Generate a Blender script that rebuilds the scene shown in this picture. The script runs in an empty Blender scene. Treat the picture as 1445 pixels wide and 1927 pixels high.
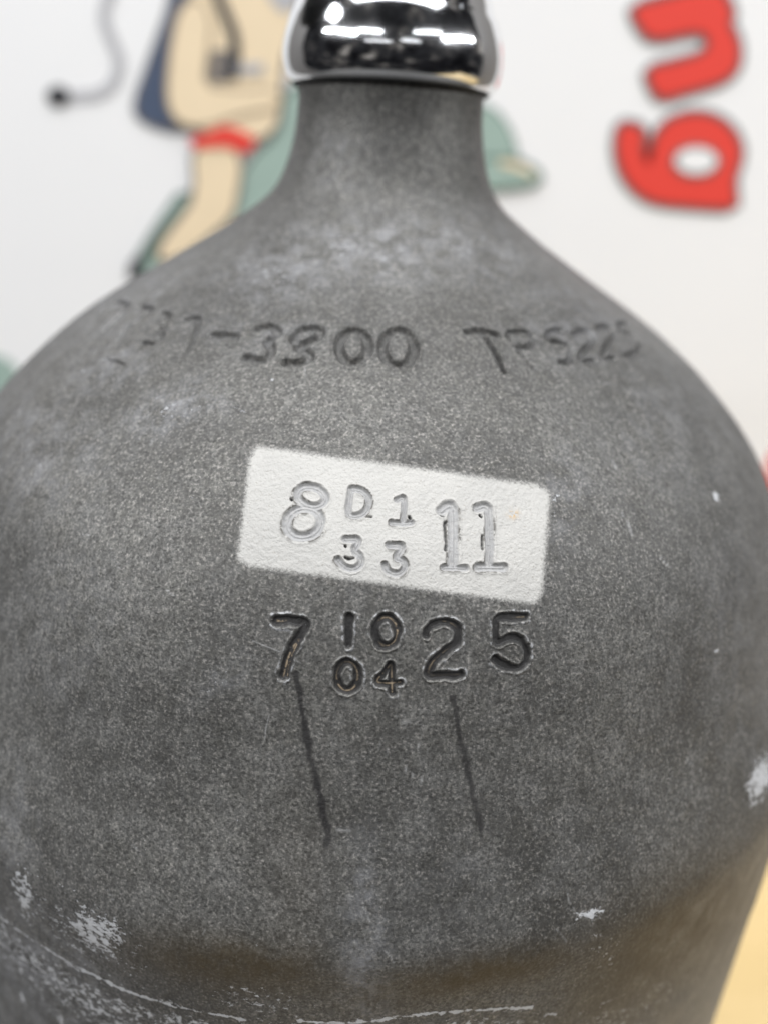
import bpy, math
import numpy as np
from mathutils import Matrix, Vector

sc = bpy.context.scene
COL = sc.collection

# ------------------------------------------------------------------ camera
RT = 0.092                       # tank radius, metres
ZK = 0.38                        # height of the shoulder knuckle above the table
PW, PH = 1445.0, 1927.0          # photograph size, for turning pixels into directions
FPX = 1450.5
CAM_D, CAM_H = 1.68928 * RT, ZK + 0.97007 * RT
PITCH, YAW, ROLL = 0.41146, 0.020489, 0.059485
C0 = np.array([0.0, -CAM_D, CAM_H])
_cp, _sp, _cy, _sy = math.cos(PITCH), math.sin(PITCH), math.cos(YAW), math.sin(YAW)
FW = np.array([_sy * _cp, _cy * _cp, -_sp])
_rt = np.array([_cy, -_sy, 0.0]); _up = np.cross(_rt, FW)
_c, _s = math.cos(ROLL), math.sin(ROLL)
RTV = _c * _rt + _s * _up; UPV = -_s * _rt + _c * _up
cam_data = bpy.data.cameras.new('camera'); cam = bpy.data.objects.new('camera', cam_data); COL.objects.link(cam)
cam.matrix_world = Matrix([[RTV[i], UPV[i], -FW[i], C0[i]] for i in range(3)] + [[0, 0, 0, 1]])
cam_data.sensor_fit = 'HORIZONTAL'; cam_data.sensor_width = 26.0
cam_data.lens = FPX * 26.0 / PW
cam_data.clip_start = 0.005; cam_data.clip_end = 50
cam_data.dof.use_dof = True
cam_data.dof.focus_distance = 0.0945
cam_data.dof.aperture_fstop = cam_data.lens / 3.2      # about 3.2 mm of opening
cam_data.dof.aperture_blades = 0
sc.camera = cam
sc.cycles.use_denoising = True
sc.cycles.denoiser = 'OPENIMAGEDENOISE'; sc.cycles.denoising_prefilter = 'ACCURATE'; sc.cycles.denoising_input_passes = 'RGB_ALBEDO_NORMAL'

# ------------------------------------------------------------------ world and lamps (an indoor workshop with added fill lamps)
w = bpy.data.worlds.new('World'); sc.world = w; w.use_nodes = True
_nt = w.node_tree; _bg = _nt.nodes['Background']; _bg.inputs[1].default_value = 1.0
_tc = _nt.nodes.new('ShaderNodeTexCoord'); _nz = _nt.nodes.new('ShaderNodeTexNoise'); _cr = _nt.nodes.new('ShaderNodeValToRGB')
_nz.inputs['Scale'].default_value = 3.6; _nz.inputs['Detail'].default_value = 4; _nz.inputs['Roughness'].default_value = .6
_nt.links.new(_tc.outputs['Generated'], _nz.inputs['Vector']); _nt.links.new(_nz.outputs[0], _cr.inputs[0]); _nt.links.new(_cr.outputs[0], _bg.inputs[0])
_e = _cr.color_ramp.elements                     # noise standing in for room clutter, added for the chrome to reflect
_e[0].position = .42; _e[0].color = (.004, .004, .005, 1); _e[1].position = .70; _e[1].color = (.55, .52, .48, 1)
_k = _e.new(.55); _k.color = (.030, .031, .034, 1); _k = _e.new(.62); _k.color = (.13, .12, .11, 1)
sc.view_settings.view_transform = 'Standard'; sc.view_settings.look = 'None'
sc.view_settings.exposure = -0.22; sc.view_settings.gamma = 1.0

def ceiling_or_fill_lamp(loc, sx, sy, power, rz=0.0):  # ceiling tubes and panels, plus added fill lamps
    d = bpy.data.lights.new('ceiling_or_fill_light', 'AREA'); d.shape = 'RECTANGLE'; d.size = sx; d.size_y = sy
    d.energy = power; d.color = (0.975, 0.985, 1.0)
    o = bpy.data.objects.new('ceiling_or_fill_light', d); COL.objects.link(o)
    o.location = loc
    v = Vector((0, 0, 0.45)) - Vector(loc); v.normalize()
    xa = Vector((math.cos(rz), math.sin(rz), 0)); xa = (xa - v * xa.dot(v)).normalized(); ya = (-v).cross(xa)
    o.matrix_world = Matrix([[xa[i], ya[i], -v[i], loc[i]] for i in range(3)] + [[0, 0, 0, 1]])
    return o
ceiling_or_fill_lamp((-3.0, -1.9, 2.05), 2.4, 0.16, 66, math.radians(-58))     # rows of tubes on the left
ceiling_or_fill_lamp((-1.5, -3.2, 2.25), 1.6, 0.12, 20, math.radians(-30))
ceiling_or_fill_lamp((3.3, -1.1, 2.0), 2.4, 0.18, 72, math.radians(72))        # rows on the right
ceiling_or_fill_lamp((2.2, -3.0, 2.55), 2.0, 0.08, 12, math.radians(40))
ceiling_or_fill_lamp((-1.3, -4.8, 1.75), 2.2, 0.16, 6, math.radians(-12))      # far dim tubes, added to put a grey band in the chrome
ceiling_or_fill_lamp((1.5, -5.0, 2.15), 1.7, 0.12, 5, math.radians(14))
ceiling_or_fill_lamp((-2.6, -0.3, 2.6), 0.5, 1.6, 40, math.radians(0))         # panel on the left
ceiling_or_fill_lamp((0.05, -0.30, 2.3), 2.4, 1.10, 72)                        # unseen panel over the table, added to light tank top and board

# ------------------------------------------------------------------ helpers
def pix_dir(px):
    px = np.asarray(px, float).reshape(-1, 2)
    return FW + ((px[:, 0] - PW / 2) / FPX)[:, None] * RTV - ((px[:, 1] - PH / 2) / FPX)[:, None] * UPV
def to_pix(P):
    q = P - C0; d = q @ FW
    return np.stack([PW / 2 + FPX * (q @ RTV) / d, PH / 2 - FPX * (q @ UPV) / d], -1)
def pchip(x, y, xx):
    h = np.diff(x); d = np.diff(y) / h; m = np.zeros(len(x))
    for i in range(1, len(x) - 1):
        if d[i - 1] * d[i] > 0:
            w1 = 2 * h[i] + h[i - 1]; w2 = h[i] + 2 * h[i - 1]; m[i] = (w1 + w2) / (w1 / d[i - 1] + w2 / d[i])
    m[0] = d[0]; m[-1] = d[-1]
    k = np.clip(np.searchsorted(x, xx) - 1, 0, len(h) - 1); s = (xx - x[k]) / h[k]
    return y[k] * (1 + 2 * s) * (1 - s) ** 2 + m[k] * h[k] * s * (1 - s) ** 2 + y[k + 1] * s * s * (3 - 2 * s) + m[k + 1] * h[k] * s * s * (s - 1)
def hash3(i, j, k, seed):
    n = (i * 374761393 + j * 668265263 + k * 1274126177 + seed * 974634777) & 0x7fffffff
    n = ((n ^ (n >> 13)) * 1103515245) & 0x7fffffff
    n = ((n ^ (n >> 15)) * 12820163) & 0x7fffffff
    return (n & 0xffff) / 65535.0
def vnoise(P, scale, seed=0):
    q = P * scale; f = np.floor(q); t = q - f; t = t * t * (3 - 2 * t); I = f.astype(np.int64)
    out = 0
    for a in (0, 1):
        for b in (0, 1):
            for c in (0, 1):
                wgt = (t[:, 0] if a else 1 - t[:, 0]) * (t[:, 1] if b else 1 - t[:, 1]) * (t[:, 2] if c else 1 - t[:, 2])
                out = out + wgt * hash3(I[:, 0] + a, I[:, 1] + b, I[:, 2] + c, seed)
    return out
def fbm(P, scale, n=3, seed=0):
    return sum(vnoise(P, scale * 2 ** k, seed + k) * .5 ** k for k in range(n)) / sum(.5 ** k for k in range(n))
def mesh_np(name, V, F, mat=None, parent=None, smooth=True, attrs=None):
    me = bpy.data.meshes.new(name)
    V = np.ascontiguousarray(V, np.float32); F = np.ascontiguousarray(F, np.int32); k = F.shape[1]
    me.vertices.add(len(V)); me.vertices.foreach_set('co', V.ravel())
    me.loops.add(F.size); me.loops.foreach_set('vertex_index', F.ravel())
    me.polygons.add(len(F)); me.polygons.foreach_set('loop_start', np.arange(0, F.size, k, dtype=np.int32))
    me.update(calc_edges=True)
    me.polygons.foreach_set('use_smooth', np.full(len(F), smooth))
    for an, av in (attrs or {}).items():
        a = me.attributes.new(an, 'FLOAT', 'POINT'); a.data.foreach_set('value', np.ascontiguousarray(av, np.float32))
    if mat: me.materials.append(mat)
    o = bpy.data.objects.new(name, me); COL.objects.link(o)
    if parent: o.parent = parent
    return o
def mesh_py(name, V, F, mat=None, parent=None, smooth=False):
    me = bpy.data.meshes.new(name); me.from_pydata([tuple(map(float, v)) for v in V], [], F); me.update()
    if smooth: me.polygons.foreach_set('use_smooth', [True] * len(me.polygons))
    if mat: me.materials.append(mat)
    o = bpy.data.objects.new(name, me); COL.objects.link(o)
    if parent: o.parent = parent
    return o
def lathe(name, prof, mat, parent=None, n=96, loc=(0, 0, 0), axis='Z'):
    prof = np.array(prof, float); a = np.linspace(0, 2 * np.pi, n, endpoint=False)
    if axis == 'Z': V = np.stack([prof[:, 0][:, None] * np.cos(a), prof[:, 0][:, None] * np.sin(a), prof[:, 1][:, None] + 0 * a], -1)
    else: V = np.stack([prof[:, 1][:, None] + 0 * a, prof[:, 0][:, None] * np.cos(a), prof[:, 0][:, None] * np.sin(a)], -1)
    V = V.reshape(-1, 3) + np.array(loc); m = len(prof)
    i, j = np.meshgrid(np.arange(m - 1), np.arange(n), indexing='ij'); j2 = (j + 1) % n
    F = np.stack([i * n + j, i * n + j2, (i + 1) * n + j2, (i + 1) * n + j], -1).reshape(-1, 4)
    return mesh_np(name, V, F, mat, parent)
def empty(name, loc=(0, 0, 0)):
    o = bpy.data.objects.new(name, None); COL.objects.link(o); o.location = loc; o.empty_display_size = .05; return o

class NT:                                      # small node-graph helper
    def __init__(s, name):
        s.m = bpy.data.materials.new(name); s.m.use_nodes = True; s.t = s.m.node_tree; s.n = s.t.nodes
        s.b = s.n['Principled BSDF']; s.out = s.n['Material Output']
    def add(s, kind, **kw):
        n = s.n.new(kind)
        for k, v in kw.items(): setattr(n, k, v)
        return n
    def link(s, a, b): s.t.links.new(a, b)
    def put(s, sock, v):
        if hasattr(v, 'is_output'): s.link(v, sock)
        else: sock.default_value = v
    def coord(s): return s.add('ShaderNodeTexCoord').outputs['Object']
    def scaled(s, v, sx, sy, sz):
        n = s.add('ShaderNodeMapping'); n.inputs['Scale'].default_value = (sx, sy, sz); s.link(v, n.inputs['Vector']); return n.outputs[0]
    def noise(s, vec, scale, detail=3, rough=.55):
        n = s.add('ShaderNodeTexNoise'); s.link(vec, n.inputs['Vector'])
        n.inputs['Scale'].default_value = scale; n.inputs['Detail'].default_value = detail; n.inputs['Roughness'].default_value = rough
        return n.outputs[0]
    def ramp(s, v, a, b, lo=0.0, hi=1.0):
        n = s.add('ShaderNodeMapRange'); n.interpolation_type = 'SMOOTHSTEP'
        s.put(n.inputs['Value'], v)
        for nm, x in (('From Min', a), ('From Max', b), ('To Min', lo), ('To Max', hi)): n.inputs[nm].default_value = x
        return n.outputs[0]
    def math(s, op, a, b=0.0):
        n = s.add('ShaderNodeMath', operation=op); s.put(n.inputs[0], a); s.put(n.inputs[1], b); return n.outputs[0]
    def mix(s, f, a, b):
        n = s.add('ShaderNodeMix', data_type='RGBA'); s.put(n.inputs[0], f); s.put(n.inputs[6], a); s.put(n.inputs[7], b); return n.outputs[2]
    def attr(s, name):
        n = s.add('ShaderNodeAttribute'); n.attribute_name = name; return n.outputs['Fac']
    def bump(s, h, dist, strength=1.0, prev=None):
        n = s.add('ShaderNodeBump'); s.put(n.inputs['Height'], h); n.inputs['Distance'].default_value = dist; n.inputs['Strength'].default_value = strength
        if prev: s.link(prev, n.inputs['Normal'])
        return n.outputs[0]
def grey(v): return (v, v, v, 1)

def plain(name, col, rough=.6, var=.06, metallic=0.0, scale=60):
    t = NT(name); c = t.coord(); n = t.noise(c, scale, 4)
    t.link(t.mix(n, tuple(x * (1 - var) for x in col) + (1,), tuple(min(1, x * (1 + var)) for x in col) + (1,)), t.b.inputs['Base Color'])
    t.b.inputs['Roughness'].default_value = rough; t.b.inputs['Metallic'].default_value = metallic
    return t.m

# --- weathered galvanised steel
def mat_metal():
    t = NT('galvanised_steel'); c = t.coord()
    fine = t.noise(c, 2700, 2, .6); fine2 = t.noise(c, 1500, 3, .6)
    mid = t.noise(c, 210, 5, .62); big = t.noise(c, 38, 4, .6)
    streak = t.noise(t.scaled(c, 1150, 1150, 420), 1.0, 3, .6); run = t.noise(t.scaled(c, 150, 150, 18), 1.0, 4, .6)
    col = t.mix(t.ramp(big, .32, .68), (.082, .080, .073, 1), (.158, .155, .143, 1))
    col = t.mix(t.ramp(mid, .38, .7, 0, .40), col, (.232, .230, .224, 1))
    col = t.mix(t.ramp(fine2, .42, .62, .5, 0), col, (.055, .055, .056, 1))
    col = t.mix(t.ramp(fine, .50, .78, 0, .62), col, (.42, .395, .37, 1))
    col = t.mix(t.ramp(fine, .47, .32, 0, .70), col, (.028, .027, .025, 1))
    col = t.mix(t.ramp(streak, .45, .66, 0, .55), col, (.060, .058, .054, 1))
    col = t.mix(t.ramp(run, .54, .78, 0, .32), col, (.062, .060, .058, 1))
    col = t.mix(t.math('MULTIPLY', t.attr('scuff'), t.ramp(fine2, .35, .55)), col, (.42, .42, .42, 1))
    # grime with painted-in table reflection, drips, and dirt along the stamp strokes
    col = t.mix(t.math('MULTIPLY', t.attr('stain_reflect'), t.ramp(mid, .3, .6, .5, 1)), col, (.070, .047, .016, 1))
    col = t.mix(t.math('MULTIPLY', t.attr('drip'), t.ramp(fine2, .3, .5, .8, 1)), col, (.018, .017, .017, 1))
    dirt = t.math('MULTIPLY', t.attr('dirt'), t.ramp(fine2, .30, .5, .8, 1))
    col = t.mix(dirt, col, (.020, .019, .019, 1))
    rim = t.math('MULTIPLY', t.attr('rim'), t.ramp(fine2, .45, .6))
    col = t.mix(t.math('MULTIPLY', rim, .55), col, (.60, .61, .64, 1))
    col = t.mix(t.math('MULTIPLY', t.attr('smudge'), t.ramp(t.noise(c, 320, 6, .7), .38, .70, 0, .70)), col, (.36, .365, .385, 1))
    br = t.noise(t.scaled(c, 1, 1, 1.6), 950, 6, .72)
    bl = t.ramp(t.math('ADD', t.attr('bloom'), t.math('MULTIPLY', t.math('SUBTRACT', br, .5), 3.0)), .56, .68)
    col = t.mix(t.math('MULTIPLY', bl, .80), col, (.58, .59, .61, 1))
    col = t.mix(t.math('MULTIPLY', t.attr('thread'), t.ramp(fine2, .4, .55)), col, (.36, .28, .19, 1))
    t.link(col, t.b.inputs['Base Color'])
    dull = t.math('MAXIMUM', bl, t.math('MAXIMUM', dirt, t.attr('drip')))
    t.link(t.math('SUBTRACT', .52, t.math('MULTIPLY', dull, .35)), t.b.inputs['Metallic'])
    t.link(t.ramp(mid, .3, .7, .52, .66), t.b.inputs['Roughness'])
    t.b.inputs['Sheen Weight'].default_value = .10; t.b.inputs['Sheen Roughness'].default_value = .42; t.b.inputs['Sheen Tint'].default_value = (.95, .96, 1, 1)
    b1 = t.bump(fine, .00006, .8); b2 = t.bump(fine2, .00012, .7, b1); b3 = t.bump(mid, .0004, .35, b2)
    b4 = t.bump(bl, .00012, .8, b3)
    t.link(b4, t.b.inputs['Normal'])
    return t.m
def mat_paint():
    t = NT('white_stencil_paint'); c = t.coord()
    n1 = t.noise(c, 1750, 2, .6); n2 = t.noise(c, 90, 4); n3 = t.noise(c, 3000, 2, .6)
    col = t.mix(t.ramp(n2, .35, .7), (.40, .393, .375, 1), (.46, .45, .427, 1))
    col = t.mix(t.ramp(n3, .40, .26, 0, .75), col, (.30, .28, .25, 1))
    col = t.mix(t.math('MULTIPLY', t.attr('groove'), t.ramp(n1, .2, .6, .35, .8)), col, (.31, .31, .315, 1))
    col = t.mix(t.math('MULTIPLY', t.attr('chip'), t.ramp(n1, .3, .5, .7, 1)), col, (.035, .035, .035, 1))
    col = t.mix(t.math('MULTIPLY', t.attr('crack'), t.ramp(n1, .36, .52)), col, (.09, .085, .075, 1))
    col = t.mix(t.math('MULTIPLY', t.attr('rust'), t.ramp(n1, .4, .6)), col, (.45, .29, .12, 1))
    t.link(col, t.b.inputs['Base Color']); t.b.inputs['Roughness'].default_value = .62
    b1 = t.bump(n1, .00020, .9); t.link(t.bump(n3, .00008, .6, b1), t.b.inputs['Normal'])
    edge = t.math('ADD', t.attr('edge'), t.math('MULTIPLY', t.math('SUBTRACT', n3, .5), 1.5))
    tr = t.add('ShaderNodeBsdfTransparent'); mx = t.add('ShaderNodeMixShader')
    t.link(t.ramp(edge, -.2, 1.3), mx.inputs[0]); t.link(tr.outputs[0], mx.inputs[1]); t.link(t.b.outputs[0], mx.inputs[2])
    t.link(mx.outputs[0], t.out.inputs['Surface'])
    return t.m
def mat_chrome():
    t = NT('polished_chrome'); c = t.coord(); n = t.noise(c, 120, 3); n2 = t.noise(c, 900, 3)
    t.b.inputs['Base Color'].default_value = (.80, .81, .83, 1); t.b.inputs['Metallic'].default_value = 1
    t.link(t.ramp(n, .3, .7, .09, .13), t.b.inputs['Roughness'])
    t.link(t.bump(t.noise(c, 45, 2), .0008, .15), t.b.inputs['Normal'])
    return t.m
def mat_table():
    t = NT('pale_yellow_wood'); c = t.coord(); n = t.noise(t.scaled(c, 2, 26, 2), 3, 5); n2 = t.noise(t.scaled(c, 8, 160, 8), 3, 4)
    col = t.mix(t.ramp(n, .3, .7), (.60, .445, .215, 1), (.66, .50, .26, 1)); col = t.mix(t.ramp(n2, .5, .8, 0, .3), col, (.60, .42, .18, 1))
    t.link(col, t.b.inputs['Base Color']); t.b.inputs['Roughness'].default_value = .45
    t.link(t.bump(n2, .0002, .3), t.b.inputs['Normal'])
    return t.m

M_metal, M_paint, M_chrome, M_table = mat_metal(), mat_paint(), mat_chrome(), mat_table()
M_white = plain('white_printed_board', (.86, .86, .865), .55, .02, 0, 12)
M_wall = plain('wall_paint', (.20, .19, .18), .8, .03)
M_red = plain('red_print', (.77, .060, .042), .5, .05)
M_dred = plain('dark_red_print', (.42, .022, .018), .5, .05)
M_halo = plain('dark_outline_print', (.14, .13, .13), .6, .05)
M_skin = plain('cream_print', (.83, .68, .47), .55, .05)
M_skin2 = plain('dark_cream_print', (.36, .28, .19), .55, .05)
M_blue = plain('slate_blue_print', (.06, .085, .145), .55, .15)
M_green = plain('sage_green_print', (.33, .44, .39), .55, .08)
M_dgreen = plain('dark_green_print', (.12, .18, .15), .55, .1)
M_hose = plain('grey_print', (.46, .46, .48), .6, .05)
M_black = plain('black_print', (.03, .03, .035), .6, .1)
M_rubber = plain('black_rubber', (.02, .02, .02), .6, .2)

# ------------------------------------------------------------------ setting: table and wall
YB = 0.345                                    # front face of the printed board
def box(name, lo, hi, mat, parent=None, bev=0.0):
    (x0, y0, z0), (x1, y1, z1) = lo, hi
    V = [(x0, y0, z0), (x1, y0, z0), (x1, y1, z0), (x0, y1, z0), (x0, y0, z1), (x1, y0, z1), (x1, y1, z1), (x0, y1, z1)]
    F = [(0, 3, 2, 1), (4, 5, 6, 7), (0, 1, 5, 4), (1, 2, 6, 5), (2, 3, 7, 6), (3, 0, 4, 7)]
    o = mesh_py(name, V, F, mat, parent)
    if bev:
        b = o.modifiers.new('bevel', 'BEVEL'); b.width = bev; b.segments = 2
    return o
tb = box('table_top', (-0.115, -0.30, -0.035), (1.2, YB + .02, 0), M_table, None, .003); tb['kind'] = 'structure'
wl = box('wall', (-1.6, YB + .02, -0.8), (1.6, YB + .08, 1.5), M_wall); wl['kind'] = 'structure'

# ------------------------------------------------------------------ printed board behind the tank
poster = empty('poster', (0, YB, 0))
poster['label'] = 'white printed board with red letters and a diver on a green scooter behind the tank'
poster['category'] = 'poster'
box('board', (-0.37, 0, 0.0005), (0.34, .016, 0.74), M_white, poster, .0008)
def on_board(px):
    d = pix_dir(px); t = (YB - C0[1]) / d[:, 1]; P = C0 + t[:, None] * d
    return P[:, [0, 2]]
def smooth_poly(p, it=2, closed=True):
    p = np.asarray(p, float)
    for _ in range(it):
        q = np.roll(p, -1, 0) if closed else p[1:]
        a = p if closed else p[:-1]
        n = np.empty((2 * len(a), 2)); n[0::2] = .75 * a + .25 * q; n[1::2] = .25 * a + .75 * q
        p = n if closed else np.vstack([p[:1], n, p[-1:]])
    return p
def printed(name, px, mat, layer, it=2, parent=poster, grow=0.0, smooth=True):
    p = on_board(px); p = smooth_poly(p, it)
    area = .5 * np.sum(p[:, 0] * np.roll(p[:, 1], -1) - np.roll(p[:, 0], -1) * p[:, 1])
    if area < 0: p = p[::-1]
    if grow:
        e = np.roll(p, -1, 0) - np.roll(p, 1, 0); nrm = np.stack([e[:, 1], -e[:, 0]], -1); nrm /= np.maximum(np.linalg.norm(nrm, axis=1, keepdims=True), 1e-9)
        p = p + nrm * grow
    th = .0003; y1 = -.0003 - layer * .0004; n = len(p)
    V = [(x, y1, z) for x, z in p] + [(x, y1 + th, z) for x, z in p]
    F = [tuple(range(n))] + [((i + 1) % n, i, n + i, n + (i + 1) % n) for i in range(n)]
    o = mesh_py(name, V, F, mat); o.parent = parent
    return o
def outlined(name, px, mat, layer, g=.0022):
    o = printed(name, px, mat, layer, 1); printed('outline', px, M_halo, layer - .5, 1, poster, g).parent = o
    return o
def band(pts, half):
    p = smooth_poly(pts, 3, False); e = np.gradient(p, axis=0); n = np.stack([-e[:, 1], e[:, 0]], -1); n /= np.linalg.norm(n, axis=1, keepdims=True)
    return np.vstack([p + n * half, (p - n * half)[::-1]])
Z1 = lambda L: [(x / 2.007, y / 2.007) for x, y in L]
Z3 = lambda L: [(900 + x / 2.651, y / 2.651) for x, y in L]
def ell(cx, cy, rx, ry, n=28, rot=0.0):
    a = np.linspace(0, 2 * np.pi, n, endpoint=False); x, y = rx * np.cos(a), ry * np.sin(a)
    return [(cx + X * math.cos(rot) - Y * math.sin(rot), cy + X * math.sin(rot) + Y * math.cos(rot)) for X, Y in zip(x, y)]
n_out = Z3([(760, 45), (970, -12), (1195, -70), (1232, 10), (1262, 72), (1236, 118), (1272, 180), (1292, 250), (1282, 340), (1215, 398), (1060, 442), (905, 490), (865, 420), (838, 352), (985, 315), (1120, 278), (1158, 225), (1140, 165), (1085, 145), (860, 195), (800, 110)])
g_out = Z3([(1282, 1034), (1080, 1022), (880, 1004), (780, 945), (715, 850), (694, 760), (694, 690), (712, 622), (770, 632), (815, 650), (812, 720), (812, 780), (852, 835), (866, 780), (878, 700), (930, 620), (1010, 582), (1090, 572), (1180, 592), (1262, 655), (1302, 745), (1290, 815), (1264, 885), (1266, 950)])
for nm, outl in (('letter', n_out), ('letter', g_out)):
    h = printed(nm, outl, M_red, 2, 1)
    printed('outline', outl, M_halo, 1, 1, poster, .0042).parent = h
    printed('edge_shade', outl, M_dred, 1.5, 1, poster, .0014).parent = h
    if outl is g_out:
        printed('outline', Z3(ell(1082, 802, 122, 84)), M_halo, 3, 1).parent = h
        printed('counter', Z3(ell(1082, 800, 100, 62)), M_white, 4, 1).parent = h
# diver and scooter
sco = printed('scooter', [(300, 545), (262, 500), (300, 420), (352, 362), (430, 395), (470, 300), (530, 250), (532, 180), (600, 150), (880, 160), (860, 240), (860, 520), (600, 560)], M_green, 2, 1)
printed('outline', [(296, 545), (238, 512), (296, 416), (346, 345), (432, 388), (466, 296), (525, 245), (528, 170), (600, 140), (885, 150), (870, 240), (870, 520), (600, 560)], M_dgreen, 1, 1).parent = sco
for px_, m_, l_, g_ in (([(860, 190), (905, 196), (938, 215), (960, 250), (970, 290), (968, 306), (860, 308)], M_green, 3, .0014), ([(860, 304), (965, 300), (998, 316), (1016, 332), (1002, 346), (930, 352), (860, 352)], M_green, 4, .0026)):
    o_ = printed('headlamp', px_, m_, l_, 2); o_.parent = sco
    printed('outline', px_, M_dgreen, l_ - .5, 2, poster, g_).parent = sco
printed('headlamp_rim', band([(940, 306), (970, 310), (1000, 326)], 6), M_skin, 5, 0).parent = sco
printed('fender', Z1([(486, 1015), (540, 930), (620, 840), (720, 740), (740, 800), (640, 900), (560, 980)]), M_dgreen, 3, 1).parent = sco
printed('tyre', Z1([(480, 1040), (500, 975), (545, 960), (550, 1000), (510, 1060)]), M_black, 4, 1).parent = sco
printed('hose', band(Z1([(432, -60), (400, 10), (392, 80), (430, 160), (458, 235), (435, 315), (370, 362), (250, 362)]), 10), M_hose, 1, 0)
printed('mouthpiece', Z1(ell(222, 362, 44, 40)), M_black, 2, 1)
outlined('cylinder', Z1([(650, -60), (655, 10), (580, 210), (508, 405), (540, 452), (640, 488), (720, 485), (700, 300), (760, -60)]), M_blue, 2)
outlined('leg', Z1([(735, 540), (860, 535), (915, 600), (900, 720), (880, 815), (790, 890), (700, 960), (600, 985), (610, 920), (700, 810), (745, 740)]), M_skin, 5)
tor = outlined('torso', Z1([(690, 40), (760, -60), (1120, -60), (1125, 60), (1080, 180), (1060, 300), (1060, 440), (1010, 520), (900, 520), (760, 490), (680, 460), (645, 400), (640, 300), (665, 140)]), M_skin, 5.2)
arm_px = Z1([(690, 30), (760, 0), (800, 80), (785, 200), (768, 330), (900, 350), (1055, 340), (1062, 400), (920, 424), (790, 472), (700, 470), (650, 420), (640, 330), (660, 150)])
printed('arm', arm_px, M_skin, 6.6, 1).parent = tor
printed('outline', arm_px, M_skin2, 6.2, 1, poster, .0018).parent = tor
printed('arm_crease', band(Z1([(770, 370), (900, 352), (1050, 350)]), 3.5), M_skin2, 6, 0).parent = tor
for xx in (800, 832, 862): printed('rib_line', band(Z1([(xx, 190), (xx - 4, 250), (xx - 8, 315)]), 6.5), M_halo, 6, 0).parent = tor
printed('strap', band(Z1([(810, -60), (850, 40), (890, 130), (895, 220), (880, 300)]), 10), M_black, 7, 0).parent = tor
printed('belly_line', band(Z1([(900, 260), (950, 262), (1000, 258)]), 10), M_hose, 7, 0).parent = tor
printed('shirt', Z1([(1000, -60), (1130, -60), (1130, 10), (1090, 60), (1030, 20)]), M_hose, 6, 1).parent = tor
printed('shorts', Z1([(722, 520), (790, 500), (850, 468), (920, 490), (985, 532), (925, 585), (860, 548), (730, 565)]), M_red, 7, 1)
printed('teal_mark', [(-60, 660), (10, 668), (40, 700), (20, 750), (-60, 760)], M_green, 1, 1)
printed('red_mark', [(1440, 850), (1500, 840), (1520, 930), (1450, 935)], M_red, 1, 1)

# ------------------------------------------------------------------ the tank
tank = empty('gas_cylinder', (0, 0, 0))
tank['label'] = 'grey galvanised steel diving tank with stamped numbers and a chrome valve'
tank['category'] = 'tank'
kr = np.array([.80, .93, .985, 1, 1, 1, .985, .93, .82, .66, .2772, .2217, .1913, .1802, .1774, .1774])
kz = np.array([-ZK / RT, -ZK / RT + .012, -ZK / RT + .06, -ZK / RT + .14, -1.5, 0, .0487, .1832, .4692, .6433, .8911, .9366, 1.0066, 1.0600, 1.0946, 1.125])
_t = np.concatenate([[0], np.cumsum(np.hypot(np.diff(kr), np.diff(kz)))])
TS = np.linspace(0, _t[-1], 4000)
PR, PZ = pchip(_t, kr, TS), pchip(_t, kz, TS)
_d = TS[1] - TS[0]; _g = np.exp(-.5 * (np.arange(-60, 61) * _d / .022) ** 2); _g /= _g.sum()
def _sm(a):
    b = np.concatenate([a[0] * 2 - a[60:0:-1], a, a[-1] * 2 - a[-2:-62:-1]]); return np.convolve(b, _g, 'valid')
PR, PZ = _sm(PR) * RT, _sm(PZ) * RT + ZK
TS = np.concatenate([[0], np.cumsum(np.hypot(np.diff(PR), np.diff(PZ)))])     # arc length in metres
ZSORT = np.maximum.accumulate(PZ)
def hit(px):                                   # photo pixel -> point on the tank, where the ray meets it
    d = pix_dir(px); d /= np.linalg.norm(d, axis=1, keepdims=True)
    tt = np.linspace(.03, .30, 2500); P = C0 + tt[None, :, None] * d[:, None, :]
    f = np.hypot(P[..., 0], P[..., 1]) - np.interp(P[..., 2], ZSORT, PR)
    k = np.argmax(f < 0, 1); k = np.where(k == 0, np.argmin(f, 1), k); k = np.clip(k, 1, None); r = np.arange(len(d))
    a = f[r, k - 1]; b = f[r, k]; u = np.clip(a / np.where(a - b == 0, 1, a - b), 0, 1)
    return C0 + (tt[k - 1] + u * (tt[k] - tt[k - 1]))[:, None] * d
def surf(P):                                   # point -> (angle from the front, arc length)
    return np.arctan2(P[:, 0], -P[:, 1]), np.interp(P[:, 2], ZSORT, TS)

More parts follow.
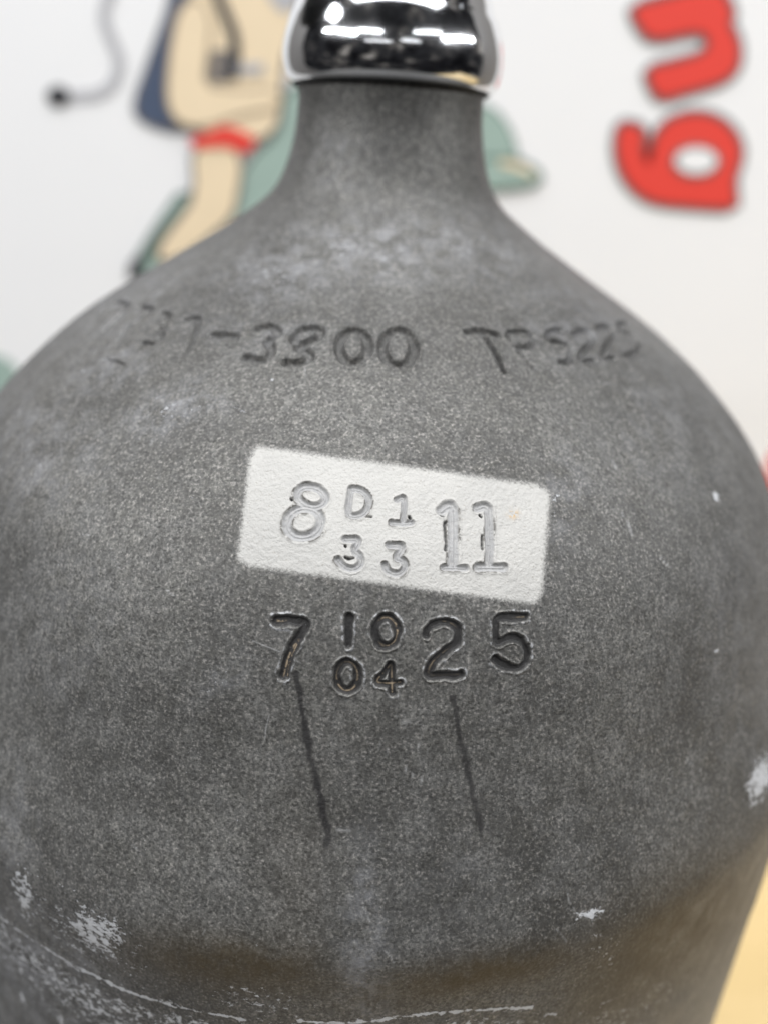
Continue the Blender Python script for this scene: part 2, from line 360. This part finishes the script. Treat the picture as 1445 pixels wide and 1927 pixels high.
# ---- strokes of the stamped characters (photo pixels), half width in pixels
def Zm(x0, y0, k): return lambda L: [(x0 + x / k, y0 + y / k) for x, y in L]
A1, A2, A3, A4 = Zm(500, 880, 4.817), Zm(700, 880, 4.817), Zm(490, 1120, 4.817), Zm(740, 1120, 4.817)
B1, B2, B3 = Zm(100, 530, 3.6125), Zm(420, 570, 3.6125), Zm(840, 570, 3.6125)
def close(L): return L + L[:1]
WHITE_ROW = [
    (A1(close(ell(412, 262, 128, 88, 20, .25))), 8), (A1(close(ell(345, 500, 158, 132, 22, -.25))), 9),
    (A1([(775, 195), (735, 425), (815, 445), (895, 415), (938, 340), (925, 260), (860, 200), (775, 195)]), 6.5),
    (A1([(1190, 295), (1262, 258), (1242, 505)]), 5.5), (A1([(1145, 500), (1235, 512), (1318, 500)]), 6),
    (A1([(722, 650), (860, 650), (792, 755), (852, 790), (872, 855), (832, 912), (762, 925), (695, 890), (655, 835)]), 6.5),
    (A1([(1118, 708), (1258, 708), (1172, 822), (1238, 838), (1268, 890), (1232, 955), (1162, 968), (1095, 935), (1080, 885)]), 6.5),
    (A2([(630, 395), (718, 325), (735, 420), (732, 890)]), 10), (A2([(645, 908), (845, 912)]), 6),
    (A2([(955, 365), (1045, 335), (1062, 420), (1068, 890)]), 8.5), (A2([(965, 905), (1195, 905)]), 8.5)]
CHIPS = [(A2([(660, 500), (662, 600), (672, 690), (664, 745)]), 4.0), (A2([(1000, 620), (998, 690), (1004, 735)]), 3.6), (A1([(722, 815), (762, 830), (800, 818)]), 3.2), (A2([(624, 432), (650, 445)]), 2.2),
         (A1([(722, 712), (726, 718)]), 2.6), (A1([(232, 285), (240, 296)]), 3), (A1([(905, 446), (960, 448)]), 1.8), (A2([(975, 430), (992, 445)]), 2.2), (A2([(335, 450), (345, 462)]), 3)]
DARK_ROW = [
    (A3([(145, 235), (290, 230), (430, 252), (345, 400), (262, 520), (205, 740)]), 8.5), (A3([(420, 290), (330, 440), (262, 600), (240, 740)]), 5),
    (A3([(806, 205), (802, 330), (800, 455)]), 7.5), (A3(close(ell(1140, 335, 104, 132, 22))), 7.5),
    (A3(close(ell(785, 745, 98, 134, 22))), 7.5), (A3([(1182, 640), (1110, 720), (1035, 808), (1190, 812), (1270, 800)]), 6.5), (A3([(1190, 650), (1192, 780), (1196, 890)]), 6.5),
    (A4([(295, 365), (315, 300), (380, 246), (470, 236), (560, 272), (602, 340), (585, 430), (500, 490), (395, 570), (335, 650), (312, 742), (460, 735), (610, 725)]), 7.5),
    (A4([(1195, 200), (1060, 205), (932, 205), (930, 330), (932, 445), (1000, 402), (1090, 385), (1170, 420), (1215, 500), (1208, 600), (1150, 662), (1060, 668), (985, 632), (925, 585)]), 7.5)]
TOP_ROW = [
    (B1([(330, 205), (395, 150), (460, 130), (525, 160), (470, 215), (415, 260), (350, 330)]), 6), (B1([(590, 172), (690, 178), (600, 245), (505, 310), (440, 395)]), 7),
    (B1([(740, 205), (800, 220), (770, 290), (700, 322), (760, 350), (690, 420), (600, 412)]), 6), (B1([(900, 255), (1000, 225), (960, 360), (890, 500)]), 7), (B1([(1090, 360), (1230, 366)]), 9),
    (B1([(370, 525), (480, 560)]), 3),
    (B2([(230, 170), (300, 140), (375, 180), (345, 225), (285, 250), (330, 300), (310, 370), (240, 390), (150, 360)]), 8),
    (B2([(480, 250), (510, 185), (600, 160), (675, 190), (640, 240), (570, 270), (500, 300), (560, 320), (590, 370), (530, 410), (430, 400)]), 8),
    (B2(close(ell(885, 300, 100, 112, 22))), 8), (B2(close(ell(1190, 310, 108, 122, 22))), 8),
    (B3([(140, 198), (240, 190), (345, 215)]), 9), (B3([(240, 215), (320, 320), (388, 465)]), 7), (B3([(425, 195), (550, 190), (592, 250), (560, 308), (490, 290)]), 7), (B3([(415, 225), (500, 330), (590, 440)]), 6.5),
    (B3([(775, 180), (685, 195), (690, 262), (770, 262), (838, 300), (855, 370), (820, 408), (780, 400)]), 7.5), (B3([(862, 215), (925, 175), (988, 215), (985, 275), (925, 330), (890, 395), (1000, 390)]), 7.5),
    (B3([(1020, 175), (1075, 148), (1125, 185), (1120, 240), (1065, 310), (1050, 375), (1140, 375)]), 7), (B3([(1235, 135), (1160, 130), (1180, 205), (1250, 200), (1310, 260), (1300, 330), (1210, 365)]), 7)]
DRIPS = [([(556, 1268), (563, 1300), (572, 1360), (585, 1430), (600, 1490), (610, 1540), (620, 1572), (612, 1592)], 4.4), ([(852, 1312), (858, 1345), (866, 1400), (881, 1452), (890, 1510), (901, 1545), (904, 1562)], 4.2)]
PATCH = [(468, 832), (1042, 910), (1023, 1145), (439, 1068)]
MMPX = .0000635                                # metres per photo pixel at the stamps

# ---- grid over (angle, arc length), dense where the characters are
_pts = hit([(x, y) for L, _ in WHITE_ROW + DARK_ROW for x, y in L] + PATCH); _fa, _ft = surf(_pts)
_tp = hit([p for L, _ in TOP_ROW for p in L]); _ga, _gt = surf(_tp)
def axis(lo, hi, zones, base):                 # zones: (a, b, step)
    xs = [lo]
    while xs[-1] < hi:
        st = base
        for a, b, s_ in zones:
            x = xs[-1]; g = max(0, a - x, x - b); st = min(st, s_ + g * .12)
        xs.append(xs[-1] + st)
    xs[-1] = hi
    return np.array(xs)
_rmid = .075
phi = axis(-math.pi, math.pi, [(_fa.min() - .01, _fa.max() + .01, .000085 / _rmid), (-1.25, 1.25, .00042 / _rmid)], .03)[:-1]
_kt = float(np.interp(ZK, ZSORT, TS))
arc = axis(TS[0], TS[-1], [(_ft.min() - .0008, _ft.max() + .0008, .000085), (_gt.min() - .002, _gt.max() + .002, .00018), (TS[-1] - .12, TS[-1], .0007), (_kt - .014, _kt + .016, .00024)], .006)
rr = np.interp(arc, TS, PR); zz = np.interp(arc, TS, PZ)
NA, NP = len(arc), len(phi)
dr = np.gradient(rr, arc); dz = np.gradient(zz, arc); ln = np.hypot(dr, dz); dr, dz = dr / ln, dz / ln
V = np.stack([rr[:, None] * np.sin(phi), -rr[:, None] * np.cos(phi), zz[:, None] + 0 * phi], -1).reshape(-1, 3)
N = np.stack([dz[:, None] * np.sin(phi), -dz[:, None] * np.cos(phi), -dr[:, None] + 0 * phi], -1).reshape(-1, 3)
PX = to_pix(V); front = np.abs(np.repeat(phi[None], NA, 0).ravel()) < 1.5
nv = len(V)
disp = np.zeros(nv)
J1 = (vnoise(V, 2200, 5) - .5); J2 = (vnoise(V, 900, 6) - .5)
def stroke_field(rows, mult=1.0):              # distance to the strokes over half width, per vertex
    best = np.full(nv, 9.0)
    for L, hw in rows:
        p = smooth_poly(L, 2, False) if len(L) > 2 else np.array(L, float)
        P3 = hit(p); h = hw * MMPX * mult
        if rows is TOP_ROW: h = hw * .0000725 * (1.45 if 420 < p[:, 0].mean() < 850 else 1.2)
        lo = P3.min(0) - 3.2 * h; hi = P3.max(0) + 3.2 * h
        k = np.where(((V > lo) & (V < hi)).all(1) & front)[0]
        if not len(k): continue
        Q = V[k]; bd = np.full(len(k), 9.0)
        for a, b in zip(P3[:-1], P3[1:]):
            ab = b - a; u = np.clip(((Q - a) @ ab) / max(ab @ ab, 1e-12), 0, 1)
            bd = np.minimum(bd, np.linalg.norm(Q - a - u[:, None] * ab, axis=1))
        best[k] = np.minimum(best[k], bd / h)
    return best
sW, sD, sT, sC, sR = stroke_field(WHITE_ROW, 1.22), stroke_field(DARK_ROW, 1.28), stroke_field(TOP_ROW), stroke_field(CHIPS), stroke_field(DRIPS)
def groove(s, depth, rim, rough):
    s = s + rough * (J1 * .5 + J2)
    v = np.clip(1 - s, 0, 1); g = -depth * np.clip(v * 1.9, 0, 1) ** 1.05
    return g + rim * np.exp(-((s - 1.18) / .22) ** 2), v
gW, vW = groove(sW, .00042, .00007, .25); gD, vD = groove(sD, .00046, .00010, .55); gT, vT = groove(sT, .00080, .00014, .22)
gW = gW + .00013 * np.exp(-(sW / .13) ** 2)
gC = -.0005 * np.clip(1.25 - sC + J1 * .5, 0, 1)
disp += gW + gD + gT + gC
near = front & (V[:, 2] > ZK - .03)
n_ = np.zeros(nv); n_[near] = (fbm(V[near], 420, 2, 11) - .5) * .00010 + (fbm(V[near], 60, 2, 21) - .5) * .0006
disp += n_
V2 = V + N * disp[:, None]
# ---- masks of marks on the steel, one with painted reflection
sm = lambda x, a, b: (lambda u: u * u * (3 - 2 * u))(np.clip((x - a) / (b - a), 0, 1))
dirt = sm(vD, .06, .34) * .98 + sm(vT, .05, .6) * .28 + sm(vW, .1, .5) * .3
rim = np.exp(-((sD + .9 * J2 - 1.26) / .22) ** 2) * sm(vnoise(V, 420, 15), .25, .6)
thread = np.exp(-((sD + .12 * J2) / .13) ** 2) * sm(vnoise(V, 260, 9), .35, .55)
drip = np.clip(2.0 - sR + J1 * 1.3 + J2 * 1.4, 0, 1) * (.86 + .14 * sm(vnoise(V, 240, 33), .25, .55))
def spot(cx, cy, rx, ry, rot=0.0):
    x, y = PX[:, 0] - cx, PX[:, 1] - cy; c, s = math.cos(rot), math.sin(rot)
    return np.where(front, np.exp(-(((x * c + y * s) / rx) ** 2 + ((-x * s + y * c) / ry) ** 2)), 0)
bloom = np.zeros(nv)
for a in ((45, 1680, 22, 55, -.3, .75), (180, 1755, 70, 45, .55, .80), (150, 1760, 150, 55, .6, .42), (60, 1700, 60, 60, .5, .4), (1432, 1462, 26, 60, .35, .95), (1112, 1722, 38, 12, -.2, .75), (1120, 1790, 70, 60, 0, .25), (480, 1885, 110, 30, .2, .45),
          (330, 770, 60, 22, -.3, .38), (200, 690, 70, 30, -.4, .32), (520, 512, 60, 30, 0, .36), (660, 470, 140, 36, 0, .30), (850, 455, 110, 40, 0, .25), (450, 775, 14, 14, 0, .45), (512, 714, 5, 4, 0, .9), (1347, 936, 8, 12, -.5, .9), (1347, 1225, 8, 5, 0, .75), (405, 1290, 34, 14, -.6, .35), (1040, 960, 14, 60, .2, .35), (60, 850, 160, 90, 0, .2)):
    bloom = np.maximum(bloom, spot(*a[:5]) * a[5])
smudge = np.zeros(nv)
for a in ((230, 560, 150, 60, -.6, .55), (330, 770, 90, 40, -.3, .8), (200, 690, 90, 50, -.4, .6), (520, 512, 110, 50, 0, .8), (700, 470, 200, 60, 0, .7), (900, 470, 130, 60, .3, .6), (640, 300, 60, 60, 0, .4), (60, 850, 130, 130, 0, .5), (470, 620, 160, 40, 0, .35), (1080, 600, 130, 90, .5, .4), (1250, 800, 120, 160, .3, .3), (420, 1280, 60, 26, -.6, .5), (120, 1180, 120, 160, 0, .28), (1380, 1180, 80, 170, 0, .3), (70, 1830, 150, 100, .5, .9), (1060, 930, 50, 120, .2, .35), (20, 1560, 50, 160, 0, .4), (850, 1680, 90, 120, 0, .2), (690, 1770, 45, 170, 0, .75)):
    smudge = np.maximum(smudge, spot(*a[:5]) * a[5])
ph_all = np.repeat(phi[None], NA, 0).ravel()
_rg = np.random.default_rng(4)
SCUFF = []
for _ in range(46):
    x, y = _rg.uniform(60, 1390), _rg.uniform(480, 1850); a_ = _rg.normal(1.2, .7); l_ = _rg.uniform(8, 60)
    SCUFF.append(([(x, y), (x + l_ * .5 * math.cos(a_) + _rg.normal(0, 2), y + l_ * .5 * math.sin(a_)), (x + l_ * math.cos(a_), y + l_ * math.sin(a_))], _rg.uniform(.8, 2.0)))
scuff = np.clip(1.4 - stroke_field(SCUFF) + J1, 0, 1) * sm(vnoise(V, 330, 71), .3, .6) * .6
# worn light line running round the wall of the tank, just under the shoulder
_la, _lt = surf(hit([(20, 1738), (200, 1852), (330, 1893), (500, 1922), (850, 1905), (1080, 1910)]))
lz = np.interp(_lt.mean(), TS, PZ)
LINE = pchip(np.sort(_la), np.interp(_lt, TS, PZ)[np.argsort(_la)], np.clip(ph_all, _la.min(), _la.max()))
below = LINE - V[:, 2]
lw = (sm(ph_all, .9, .1) * .55 + .3) * sm(ph_all, 1.1, .4)
wob = (fbm(V * np.array([1, 1, .4]), 160, 2, 40) - .5) * .002
bloom = np.maximum(bloom, np.exp(-((below + wob * .5) / .00042) ** 2) * lw * .55)
sL = stroke_field([([(-20, 1712), (60, 1770), (120, 1808), (200, 1850), (300, 1888), (400, 1911), (470, 1921)], 3.4), ([(150, 1824), (240, 1868), (330, 1898)], 5.0), ([(700, 1922), (800, 1910), (900, 1903), (1000, 1897)], 5.0), ([(560, 1922), (640, 1926), (700, 1922)], 3.5), ([(20, 1800), (110, 1866), (190, 1905)], 1.8), ([(-10, 1840), (60, 1895), (120, 1925)], 1.8)])
bloom = np.maximum(bloom, np.clip(1.35 - sL + (J1 + J2) * 1.2, 0, 1) * .92)
bloom = np.maximum(bloom, sm(below, .0, .003) * sm(below, .022, .006) * lw * .56)
stain_reflect = np.maximum(np.maximum(spot(430, 1815, 200, 50, .12) * .85, spot(900, 1835, 220, 40, -.2) * .9), spot(1270, 1760, 260, 95, -.65) * .95) + spot(560, 1690, 70, 200, 0) * .12  # grime band, plus the table's brown reflection painted in at lower right
i, j = np.meshgrid(np.arange(NA - 1), np.arange(NP), indexing='ij'); j2 = (j + 1) % NP
F = np.stack([i * NP + j, i * NP + j2, (i + 1) * NP + j2, (i + 1) * NP + j], -1).reshape(-1, 4)
body = mesh_np('body', V2, F, M_metal, tank, True, dict(dirt=dirt, thread=thread, rim=rim, drip=drip, scuff=scuff, smudge=smudge, bloom=bloom, stain_reflect=stain_reflect))
# bottom disc
lathe('base', [(.0005, .0), (PR[0] + .0005, .0), (PR[0] + .0005, .0015), (PR[0] - .002, .0022)], M_metal, tank, 96)

# ---- white stencilled rectangle: a thin coat of paint that follows the stamped steel
q3 = hit(PATCH)
e = np.full(nv, 9.0)
for k in range(4):
    (x0, y0), (x1, y1) = PATCH[k], PATCH[(k + 1) % 4]; l = math.hypot(x1 - x0, y1 - y0)
    e = np.minimum(e, -((PX[:, 0] - x0) * (y1 - y0) - (PX[:, 1] - y0) * (x1 - x0)) / l / 10.0)
# rounded corners
for (cx, cy), (sx, sy) in zip(PATCH, ((1, 1), (-1, 1), (-1, -1), (1, -1))):
    ccx, ccy = cx + sx * 28, cy + sy * 28
    m = ((PX[:, 0] - ccx) * sx < 0) & ((PX[:, 1] - ccy) * sy < 0)
    e = np.where(m, np.minimum(e, (27 - np.hypot(PX[:, 0] - ccx, PX[:, 1] - ccy)) / 10.0), e)
e = np.where(front, e, -9)
keep = (e > -.8).reshape(NA, NP)
fk = keep[i, j] & keep[i + 1, j] & keep[i + 1, j2] & keep[i, j2]
FP = F[fk.ravel()]
ids, inv = np.unique(FP, return_inverse=True)
thick = .00005 * np.clip(e[ids] + .8, .3, 1)
crack = np.exp(-((sW + .35 * J2 - 1.0) / .20) ** 2)[ids] * sm(fbm(V[ids], 500, 2, 77), .40, .55)
rust = spot(966, 967, 9, 8)[ids] * 1.1
mesh_np('painted_patch', V2[ids] + N[ids] * thick[:, None], inv.reshape(-1, 4), M_paint, tank, True,
        dict(edge=np.clip(e[ids], -1, 2), groove=sm(vW[ids], .0, .3), chip=np.clip(1.2 - sC[ids] + J1[ids], 0, 1), crack=crack, rust=rust))['label'] = 'white sprayed rectangle over the upper stamped date'

# ---- chrome valve
zt = PZ[-1]
S = RT
vp = [(.120, -.035), (.176, -.006), (.178, -.004), (.188, -.004), (.1945, -.001), (.2005, .006), (.2050, .017), (.2078, .031), (.2085, .045), (.2072, .060), (.2040, .076), (.1995, .091), (.1940, .106), (.1870, .120), (.1800, .137), (.1730, .155), (.1660, .178), (.1600, .205), (.1560, .24), (.155, .34), (.155, .62), (.150, .66), (.135, .69), (.08, .70), (.001, .70)]
vp = np.array(vp); vt = np.concatenate([[0], np.cumsum(np.hypot(*np.diff(vp, axis=0).T))]); vs = np.linspace(0, vt[-1], 220)
valve = lathe('valve', np.stack([pchip(vt, vp[:, 0], vs) * S, pchip(vt, vp[:, 1], vs) * S + zt], -1), M_chrome, tank, 128)
lathe('seal_ring', np.stack([(.182 + .007 * np.cos(np.linspace(0, 2 * np.pi, 16))) * S, zt + (-.005 + .003 * np.sin(np.linspace(0, 2 * np.pi, 16))) * S], -1), M_rubber, valve, 96)
lathe('outlet', [(.0, .010), (.011, .010), (.011, .024), (.0125, .026), (.0125, .034), (.008, .036), (.0, .036)], M_chrome, valve, 48, (0, 0, zt + .46 * S), 'X')
lathe('stem', [(.0, -.010), (.008, -.010), (.008, -.034), (.0, -.034)], M_chrome, valve, 48, (0, 0, zt + .46 * S), 'X')
lathe('knob', [(.0, -.032), (.016, -.032), (.019, -.035), (.020, -.050), (.018, -.054), (.0, -.055)], M_rubber, valve, 48, (0, 0, zt + .46 * S), 'X')
